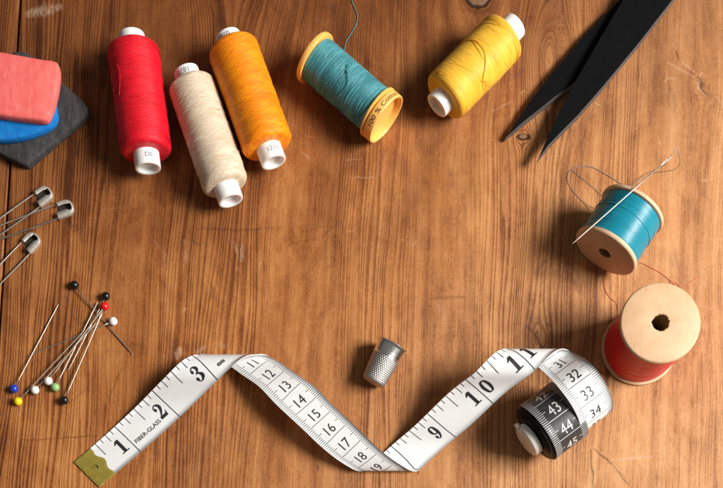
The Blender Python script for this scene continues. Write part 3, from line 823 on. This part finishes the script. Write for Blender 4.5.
head_pin('black head pin touching the red head', (105.8, 296.2), (68, 371), M['b_black'], 2.2, 1.0)
head_pin('red head pin in the bundle below the black head', (104.6, 306.2), (66.8, 394), M['b_red'], 2.6, 1.3)
head_pin('white head pin on the right whose shaft crosses under the bundle', (113.2, 321.3), (26, 356.5), M['b_white'], 2.0, .35)
head_pin('black head pin at the top, pointing down to the right', (74.4, 285), (133.2, 355), M['b_black'], 2.0, .35)

# ------------------------------------------------------------------ thimble
A = W(392.4, 344.9, 7.2); B = W(373.6, 381.2, 5.7)
L = (B - A).length
o = thing('thimble', ((A.x + B.x) / 2, (A.y + B.y) / 2, 0), math.atan2(B.y - A.y, B.x - A.x), 'small silver thimble lying on its side in the middle of the table', 'thimble')
r0, r1 = 7.15, 5.5
x0, x1 = -L / 2 + .3, L / 2 + 1.0
def rad(x): return r0 + (r1 - r0) * (x - x0) / (x1 - x0)
xs = x0 + 6.3
prof = [(xs, rad(xs) - .9), (x0 + 1, rad(x0) - .75), (x0, rad(x0) - .5), (x0 - .25, rad(x0) + .1), (x0, rad(x0) + .42), (x0 + .45, rad(x0) + .38), (x0 + .8, rad(x0) + .05), (x0 + 1.4, rad(x0 + 1.4)), (xs - .6, rad(xs)), (xs - .35, rad(xs) + .18), (xs, rad(xs) + .18), (xs + .25, rad(xs) - .05)]
axis_tilt = math.atan2(7.2 - 5.7, L)
band = MB(); band.add(*lathe(prof, 72))
ob = band.build('rim_band', M['chrome'], o, sharp=40); ob.location = (0, 0, 6.6 * MM); ob.rotation_euler = (0, axis_tilt, 0)
rows = 110
prof = [(xs + .25 + (x1 - 1.6 - xs - .25) * i / rows, rad(xs + (x1 - xs) * i / rows * .9)) for i in range(rows + 1)]
re = prof[-1][1]
for k in range(1, 10):
    a = math.pi / 2 * k / 9
    prof.append((x1 - 1.6 + 1.6 * math.sin(a), re - 1.6 * (1 - math.cos(a))))
prof += [(x1 + .1, re - 3), (x1 + .15, 0)]
NC = 34
def dimple(x, a, r):
    if x > x1 - .2 or x < xs + .5: return 0
    row = (x - xs) / .88
    ph = a * NC + (math.pi if int(math.floor(row)) % 2 else 0)
    cx = math.cos(2 * math.pi * (row - math.floor(row) - .5)) * .5 + .5
    ca = math.cos(ph) * .5 + .5
    return .08 - .26 * (cx * ca) ** .8
kb = MB(); kb.add(*lathe(prof, 300, dimple))
ob = kb.build('dimpled_cap', M['knurl'], o); ob.location = (0, 0, 6.6 * MM); ob.rotation_euler = (0, axis_tilt, 0)

# ------------------------------------------------------------------ tape measure
def interp(K, u):
    """monotone-ish cubic through rows (u, a, b, ...)"""
    n = len(K)
    if u <= K[0][0]: i = 0
    elif u >= K[-1][0]: i = n - 2
    else:
        i = max(j for j in range(n - 1) if K[j][0] <= u)
    u0, u1 = K[i][0], K[i + 1][0]; h = u1 - u0; t = (u - u0) / h
    out = []
    for c in range(1, len(K[0])):
        def sl(j):
            if j <= 0: return (K[1][c] - K[0][c]) / (K[1][0] - K[0][0])
            if j >= n - 1: return (K[-1][c] - K[-2][c]) / (K[-1][0] - K[-2][0])
            return (K[j + 1][c] - K[j - 1][c]) / (K[j + 1][0] - K[j - 1][0])
        m0, m1 = sl(i) * h, sl(i + 1) * h
        t2, t3 = t * t, t * t * t
        if t < 0 or t > 1:
            s = sl(i if t < 0 else i + 1); base = K[i][c] if t < 0 else K[i + 1][c]
            out.append(base + s * (u - (u0 if t < 0 else u1)))
        else:
            out.append((2 * t3 - 3 * t2 + 1) * K[i][c] + (t3 - 2 * t2 + t) * m0 + (-2 * t3 + 3 * t2) * K[i + 1][c] + (t3 - t2) * m1)
    return out

def wy(py, z): return (666 - py) * (H - z) / F
def wx(px, z): return (px - 361.5) * (H - z) / F
HW = 9.0
PH = R_(44.5)
# tape lengths (mm) and where they lie: x
KX = [(-14, wx(65.5, .6)), (0, wx(87.5, .6)), (25.4, wx(128, .6)), (50.8, wx(167, 2)), (76.2, wx(205.7, 9)), (107.3, wx(254.9, 3)), (127, wx(287, 11)), (147, wx(316.2, 13)), (167, wx(346.8, 10)), (187, wx(378.7, 5.5)), (203.2, wx(404.8, .6)), (228.6, wx(441.9, 7)), (254, wx(479.3, 17)), (279.4, wx(520.8, 26.5)), (292, wx(539.5, 23)), (307, wx(562, 23)), (327, wx(590, 24))]
# y and z along the three bends
def arc_rows(u0, yc, zc, R, a0, a1, n):
    """rows (u, y, z) along a bend of radius R from angle a0 to a1 (degrees, falling)"""
    return [(u0 + R_(a0 - (a0 + (a1 - a0) * k / n)) * R / math.sin(PH), yc + R * math.cos(R_(a0 + (a1 - a0) * k / n)), zc + R * math.sin(R_(a0 + (a1 - a0) * k / n))) for k in range(n + 1)]
KYZ = [(-14, wy(493.2, .5), .5), (0, wy(474, .5), .5), (25.4, wy(439.2, .6), .6), (40, wy(419, 1.6), 1.6), (52, wy(402, 4.0), 4.0)]
KYZ += arc_rows(65, 137.75, 4.4, 8.0, 140, 15, 9)
ul = KYZ[-1][0]
KYZ += [(ul + 3.2, 146.2, 4.6), (ul + 6.6, 146.5, 2.9), (ul + 10, 145.4, 2.0), (107.3, wy(364.3, 3.0), 3.0), (117, wy(375.5, 7.2), 7.2), (127, wy(387, 10.6), 10.6), (137, wy(402.2, 12.4), 12.4), (147, wy(415.9, 12.8), 12.8), (157, wy(429.8, 12), 12), (167, wy(444.7, 10.2), 10.2), (177, wy(457.8, 7.8), 7.8), (186, wy(467, 5), 5), (191, 92.0, 2.9), (195.5, 92.9, 1.0), (203.2, wy(458.2, .7), .7), (215, wy(442.6, 2.4), 2.4), (228.6, wy(425.9, 7), 7), (254, wy(390.7, 17), 17)]
KYZ += arc_rows(268, 136.2, 19.5, 7.5, 130, 15, 9)
ul = KYZ[-1][0]
KYZ += [(ul + 3, 143.5, 19.8), (ul + 6.5, 142.4, 18.6), (ul + 10, 140.6, 18.8), (ul + 14, 138.2, 20.4), (ul + 19, 135.4, 23.6), (327, 124, 30)]
AX = Vector((.8, .6, 0)); BD = Vector((.6, -.8, 0)); ZU = Vector((0, 0, 1))
Cw = Vector((97.1, 124.3, 16.6)); Cb = Vector((87.6, 111.9, 15.2))
UEND = 1700.0
# angle and radius round the roll by numeric steps
ROLL = []
th = R_(140) + (307 - 296) / 16.5; u = 296.0
while u < UEND + 5:
    if u < 347: r = 16.5; k = 0
    elif u < 417:
        k = (u - 347) / 70; k = k * k * (3 - 2 * k); r = 16.5 + (14.5 - 16.5) * k
    else:
        k = 1; r = 14.5 - .42 * (u - 417) / (2 * math.pi * 12.0) * 1.15
    ROLL.append((u, th, r, k))
    rate = 3.874 / 70 if 347 <= u < 417 else 1 / r
    th -= rate * 1.0; u += 1.0
def roll_at(u):
    i = min(max(int(u - 296), 0), len(ROLL) - 2); t = u - 296 - i
    a, b = ROLL[i], ROLL[i + 1]
    return [a[j] + (b[j] - a[j]) * t for j in range(1, 4)]
def SB(u, v):
    th, r, k = roll_at(u)
    C = Cw.lerp(Cb, k)
    jit = 0.0
    if u > 450: jit = .6 * mnoise.noise(Vector((u * .012, 3.3, 0))) + min(1, (u - 450) / 200) * .6 + (u - 450) * .0016
    return C + BD * (r * math.cos(th)) + ZU * (r * math.sin(th)) - AX * (v + jit)
def SA(u, v):
    ue = u + v / math.tan(PH)
    x = interp(KX, ue)[0]; y, z = interp(KYZ, ue)
    return Vector((x - v / math.sin(PH), y, z))
def S(u, v):
    if u < 298: return SA(u, v)
    if u > 320: return SB(u, v)
    t = (u - 298) / 22; t = t * t * (3 - 2 * t)
    return SA(u, v).lerp(SB(u, v), t)
def NRM(u, v):
    e = .25
    du = S(u + e, v) - S(u - e, v); dv = S(u, min(v + e, 12)) - S(u, v - e)
    return du.cross(dv).normalized()
TH = .17
root = W(330, 420)
tape = thing('tape_measure', root, 0, 'white and black tailoring tape measure, partly unrolled in zigzag folds', 'tape measure')
tm = MB()
us = []
u = 0.0
while u < UEND:
    us.append(u); u += .8 if u < 480 else 2.2
NV = 8
idx = []
for side in (1, -1):
    base = len(tm.V)
    for u in us:
        for j in range(NV + 1):
            v = -HW + 2 * HW * j / NV
            tm.V.append(S(u, v) + NRM(u, v) * TH * side)
    for i in range(len(us) - 1):
        m = 1 if us[i] > 392 else 0
        for j in range(NV):
            q = [base + i * (NV + 1) + j, base + i * (NV + 1) + j + 1, base + (i + 1) * (NV + 1) + j + 1, base + (i + 1) * (NV + 1) + j]
            if side == 1: q = q[::-1]
            tm.F.append(tuple(q)); tm.M.append(m); tm.S.append(True)
n1 = len(us) * (NV + 1)
for j in (0, NV):
    for i in range(len(us) - 1):
        a = i * (NV + 1) + j; b = (i + 1) * (NV + 1) + j
        q = (a, b, b + n1, a + n1)
        tm.F.append(q if j == 0 else q[::-1]); tm.M.append(1 if us[i] > 392 else 0); tm.S.append(False)
def mark(V2, F2, side, m, lift=.07):
    out = []
    for (u, v) in V2:
        out.append(S(u, v) + NRM(u, v) * side * (TH + lift))
    tm.add(out, F2, m, True)
def tick(u, v0, v1, w, side, m, n=4, lift=.07):
    V, Fc = [], []
    for i in range(n + 1):
        v = v0 + (v1 - v0) * i / n
        V += [(u - w / 2, v), (u + w / 2, v)]
    for i in range(n): Fc.append((2 * i, 2 * i + 1, 2 * i + 3, 2 * i + 2))
    mark(V, Fc, side, m, lift)
E = HW - .05
# inch side
for e in range(3, 96):
    u = e * 25.4 / 8
    if u > 306: break
    if 108 < u < 186: continue
    if e % 8 == 0: tick(u, E, -E, .42, 1, 2, 14)
    elif e % 4 == 0: tick(u, E, E - 7.6, .36, 1, 2, 6)
    elif e % 2 == 0: tick(u, E, E - 4.2, .36, 1, 2)
    else: tick(u, E, E - 2.3, .36, 1, 2)
def serif(ch, uc, vc, h=8.0, wd=5.6):
    for k, (V, Fc) in enumerate(SERIF[ch]):
        mark([(uc + (p[0] - .5) * wd, vc + (p[1] - .5) * h) for p in V], Fc, 1, 2, .07 + .012 * k)
for num in (1, 2, 3, 4, 9): serif(str(num), num * 25.4 - 4.6, -.3)
serif('1', 254 - 4.6, -.3); serif('0', 254 + 4.2, -.3); serif('1', 279.4 - 4.6, -.3); serif('1', 279.4 + 4.2, -.3)
V, Fc = text2d('FIBER-GLASS', 2.1, .018)
wd = max(p[0] for p in V) - min(p[0] for p in V)
mark([(25.4 + 9.6 + p[0] * 16.0 / wd, -3.6 + p[1]) for p in V], Fc, 1, 2)
V, Fc = text2d('88', 1.7, .03)
mark([(82.6 + p[0] * 1.9, -4.2 + p[1]) for p in V], Fc, 1, 2)
# centimetre side
for c in range(92, 372):
    u = float(c)
    if c % 10 == 0: tick(u, E, -E, .26, -1, 2, 14)
    else:
        l = 4.6 if c % 5 == 0 else 3.1
        tick(u, E, E - l, .24, -1, 2, 4); tick(u, -E, -E + l, .24, -1, 2, 4)
for c in range(402, 470):
    u = float(c)
    if c % 10 == 0: tick(u, E, -E, .32, -1, 3, 14)
    else:
        l = 4.9 if c % 5 == 0 else 3.3
        tick(u, E, E - l, .27, -1, 3, 4); tick(u, -E, -E + l, .27, -1, 3, 4)
def cmnum(c, m, h=4.9):
    V, Fc = text2d(str(c), h, 0.0)
    mark([(c * 10 - 3.9 - p[1], .2 - p[0] * (.80 if m == 3 else .86)) for p in V], Fc, -1, m)
for c in list(range(10, 21)) + list(range(30, 37)): cmnum(c, 2)
for c in range(41, 47): cmnum(c, 3, 5.3)
tm.build('tape', [M['tape'], M['tapeblack'], M['ink'], M['whiteink']], tape, off=root)
# brass end, folded over the tape, wavy inner edge
bt = MB()
wav = []
for i in range(41):
    v = -HW - .15 + (2 * HW + .3) * i / 40
    q = (v + HW) / (2 * HW)
    wav.append((9.2 + 1.0 * math.sin(math.pi * q * 1.0) + .75 * math.cos(q * math.pi * 4.0) * (1 if .08 < q < .92 else .6), v))
for side in (1, -1):
    rings = []
    base = len(bt.V); cols = 10
    for i, (ue, v) in enumerate(wav):
        for j in range(cols + 1):
            u = -.55 + (ue + .55) * j / cols
            d = .42
            if j == 0 or j == cols or i == 0 or i == 40: d = .22
            vv = min(max(v, -HW - .1), HW + .1)
            du = Vector((math.cos(PH), math.sin(PH), 0))
            P = S(0, vv) + du * u if u < 3 else S(u, vv)
            bt.V.append(P + Vector((0, 0, d * side)))
    for i in range(40):
        for j in range(cols):
            q = (base + i * (cols + 1) + j, base + (i + 1) * (cols + 1) + j, base + (i + 1) * (cols + 1) + j + 1, base + i * (cols + 1) + j + 1)
            bt.F.append(q if side < 0 else q[::-1]); bt.M.append(0); bt.S.append(True)
nb = 41 * 11
for i in range(40):
    for j in (0, 10):
        a = i * 11 + j; b = (i + 1) * 11 + j
        q = (a, b, b + nb, a + nb); bt.F.append(q if j else q[::-1]); bt.M.append(0); bt.S.append(False)
for j in range(10):
    for i in (0, 40):
        a = i * 11 + j; b = a + 1
        q = (a, b, b + nb, a + nb); bt.F.append(q); bt.M.append(0); bt.S.append(False)
# punched tongue: a raised crescent with its dark slot
def onb(u, v, h): return S(u, v) + Vector((0, 0, .42 + h))
arc = [(5.0 + 1.5 * math.cos(R_(a)) - .9, 1.9 * math.sin(R_(a)) - .3) for a in range(-80, 81, 20)]
V = [onb(u, v, .04) for u, v in arc] + [onb(u + .12 + .75 * (1 - min(1, abs(v + .3) / 2.0)), v * .95, .04) for u, v in arc]
bt.add(V, [(i, i + 1, i + 10, i + 9) for i in range(8)], 1, False)
V = [onb(3.2, v * .9, .02) for u, v in arc] + [onb(u, v, .45 * math.cos((v + .3) * .75)) for u, v in arc]
bt.add(V, [(i, i + 1, i + 10, i + 9) for i in range(8)], 0, True)
bt.build('metal_tip', [M['brass'], M['ink']], tape, off=root, sharp=60)
# plastic core of the roll with its end button
def along(x, r, a, c=Cb): 
    return c + AX * x + BD * (r * math.cos(a)) + ZU * (r * math.sin(a))
cb = MB()
prof = [(-15.6, 0), (-15.6, 6.7), (-15.3, 7.4), (-14.7, 7.8), (-13.5, 7.8), (-13.3, 7.5), (-13.15, 7.5), (-13.0, 7.8), (-11.9, 7.8), (-11.7, 7.2), (-11.6, 5.2), (9.0, 5.2), (9.0, 0)]
seg = 56
V, Fc = lathe(prof, seg)
cb.add([along(v.x, math.hypot(v.y, v.z), math.atan2(v.z, v.y)) for v in V], [f[::-1] for f in Fc])
# small rim lug standing off the button
lug = []
for (x, r, a) in [(-15.5, 6.2, 148), (-15.5, 9.6, 150), (-15.5, 9.6, 170), (-15.5, 6.2, 174)]: lug.append(along(x, r, R_(a)))
lug2 = [p + AX * 1.6 for p in lug]
cb.add(lug + lug2, [(0, 1, 2, 3), (7, 6, 5, 4), (0, 4, 5, 1), (1, 5, 6, 2), (2, 6, 7, 3), (3, 7, 4, 0)], 0, False)
cb.build('core_button', M['ivory_plastic'], tape, off=root, sharp=40)

# ------------------------------------------------------------------ needle and its thread
n0, n1 = W(571.8, 244.3, 29.6), W(670.5, 157.0, 33.4)
nd = thing('sewing_needle', W(620, 200), 0, 'long steel sewing needle resting across the deep teal spool', 'needle')
no = W(620, 200)
dirn = (n1 - n0).normalized()
side = Vector((-dirn.y, dirn.x, 0)).normalized()
Ln = (n1 - n0).length
nb_ = MB()
P = [n0 + dirn * (Ln * t) for t in (0, .01, .03, .08, .2, .5, .90)]
nb_.add(*tube(P, [.05, .09, .16, .25, .30, .31, .30], 10))
e0 = n0 + dirn * (Ln * .90); e1 = n1
for s in (1, -1):
    nb_.add(*tube(crom([e0, e0 + dirn * 1.5 + side * .24 * s, e0.lerp(e1, .5) + side * .30 * s, e1 - dirn * 1.0 + side * .24 * s, e1], 5), .15, 8))
nb_.build('shaft', M['pinsteel'], nd, off=no)
th_pts = [n1 - dirn * 2.2 + Vector((0, 0, .0)), W(672.5, 154, 34), W(676.0, 148.3, 34), W(679.5, 156, 30), W(679.5, 164, 24), W(674, 169.5, 16), W(664, 171.5, 8), W(652, 173.5, 3), W(642, 178, 2), W(635, 184, 8), W(630.5, 188.5, 18)]
tail2 = [n1 - dirn * 2.4 + Vector((0, 0, -.2)), W(667, 163, 27), W(655, 170, 15), W(643, 175, 6), W(632, 184, 2), W(622, 184, .4), W(604, 173, .4), W(590, 166.5, .4), W(576, 167.5, .4), W(568.5, 173, .4), W(569, 184, .4), W(576, 194, .4), W(585, 203, .5), W(593, 208, 1.5), W(598, 207, 4)]
tail3 = [W(572, 170, .4), W(582, 178, .4), W(594, 188, .4), W(606, 199, .5)]
t_ = MB()
t_.add(*tube(crom(th_pts, 6), .13, 6)); t_.add(*tube(crom(tail2, 6), .13, 6)); t_.add(*tube(crom(tail3, 5), .11, 6))
t_.build('needle_thread', M['greythread'], nd, off=no)

# ------------------------------------------------------------------ light, world, camera
w = bpy.data.worlds.new('World'); sc.world = w; w.use_nodes = True
bg = w.node_tree.nodes['Background']
wn = w.node_tree
tc = wn.nodes.new('ShaderNodeTexCoord'); sp = wn.nodes.new('ShaderNodeSeparateXYZ'); wn.links.new(tc.outputs['Generated'], sp.inputs[0])
mr = wn.nodes.new('ShaderNodeMapRange'); mr.interpolation_type = 'SMOOTHSTEP'
wn.links.new(sp.outputs[2], mr.inputs[0]); mr.inputs[1].default_value = .05; mr.inputs[2].default_value = .95; mr.inputs[3].default_value = .05; mr.inputs[4].default_value = .15
m2 = wn.nodes.new('ShaderNodeMapRange'); m2.interpolation_type = 'SMOOTHSTEP'
wn.links.new(sp.outputs[0], m2.inputs[0]); m2.inputs[1].default_value = .35; m2.inputs[2].default_value = .95; m2.inputs[3].default_value = 0; m2.inputs[4].default_value = .42
ad = wn.nodes.new('ShaderNodeMath'); wn.links.new(mr.outputs[0], ad.inputs[0]); wn.links.new(m2.outputs[0], ad.inputs[1])
wn.links.new(ad.outputs[0], bg.inputs[1])      # a room: pale ceiling, dim walls, the window wall on the right brighter
bg.inputs[0].default_value = (1.0, .95, .89, 1)
def area(name, loc, target, sx, sy, power, col):
    l = bpy.data.lights.new(name, 'AREA'); l.shape = 'RECTANGLE'; l.size = sx * MM; l.size_y = sy * MM; l.energy = power; l.color = col
    o = bpy.data.objects.new(name, l); COL.objects.link(o)
    o.location = Vector(loc) * MM
    o.rotation_euler = (Vector(target) - Vector(loc)).to_track_quat('-Z', 'Y').to_euler()
    return o
wl = area('window_light', (1000, 150, 880), (0, 170, 0), 600, 420, 34.5, (1.0, .965, .92))

cam = bpy.data.cameras.new('camera')
cam.sensor_width = 36; cam.lens = F / 723.0 * 36.0
cam.shift_y = 422.0 / 723.0
cam.shift_x = 0.0
cam.clip_start = .01; cam.clip_end = 20
co = bpy.data.objects.new('camera', cam); COL.objects.link(co)
co.location = (0, 0, H * MM); co.rotation_euler = (0, 0, 0)
sc.camera = co
sc.view_settings.view_transform = 'Standard'; sc.view_settings.look = 'None'
sc.view_settings.exposure = 0; sc.view_settings.gamma = 1
sc.render.film_transparent = False
try:
    sc.cycles.use_denoising = True
except Exception: pass
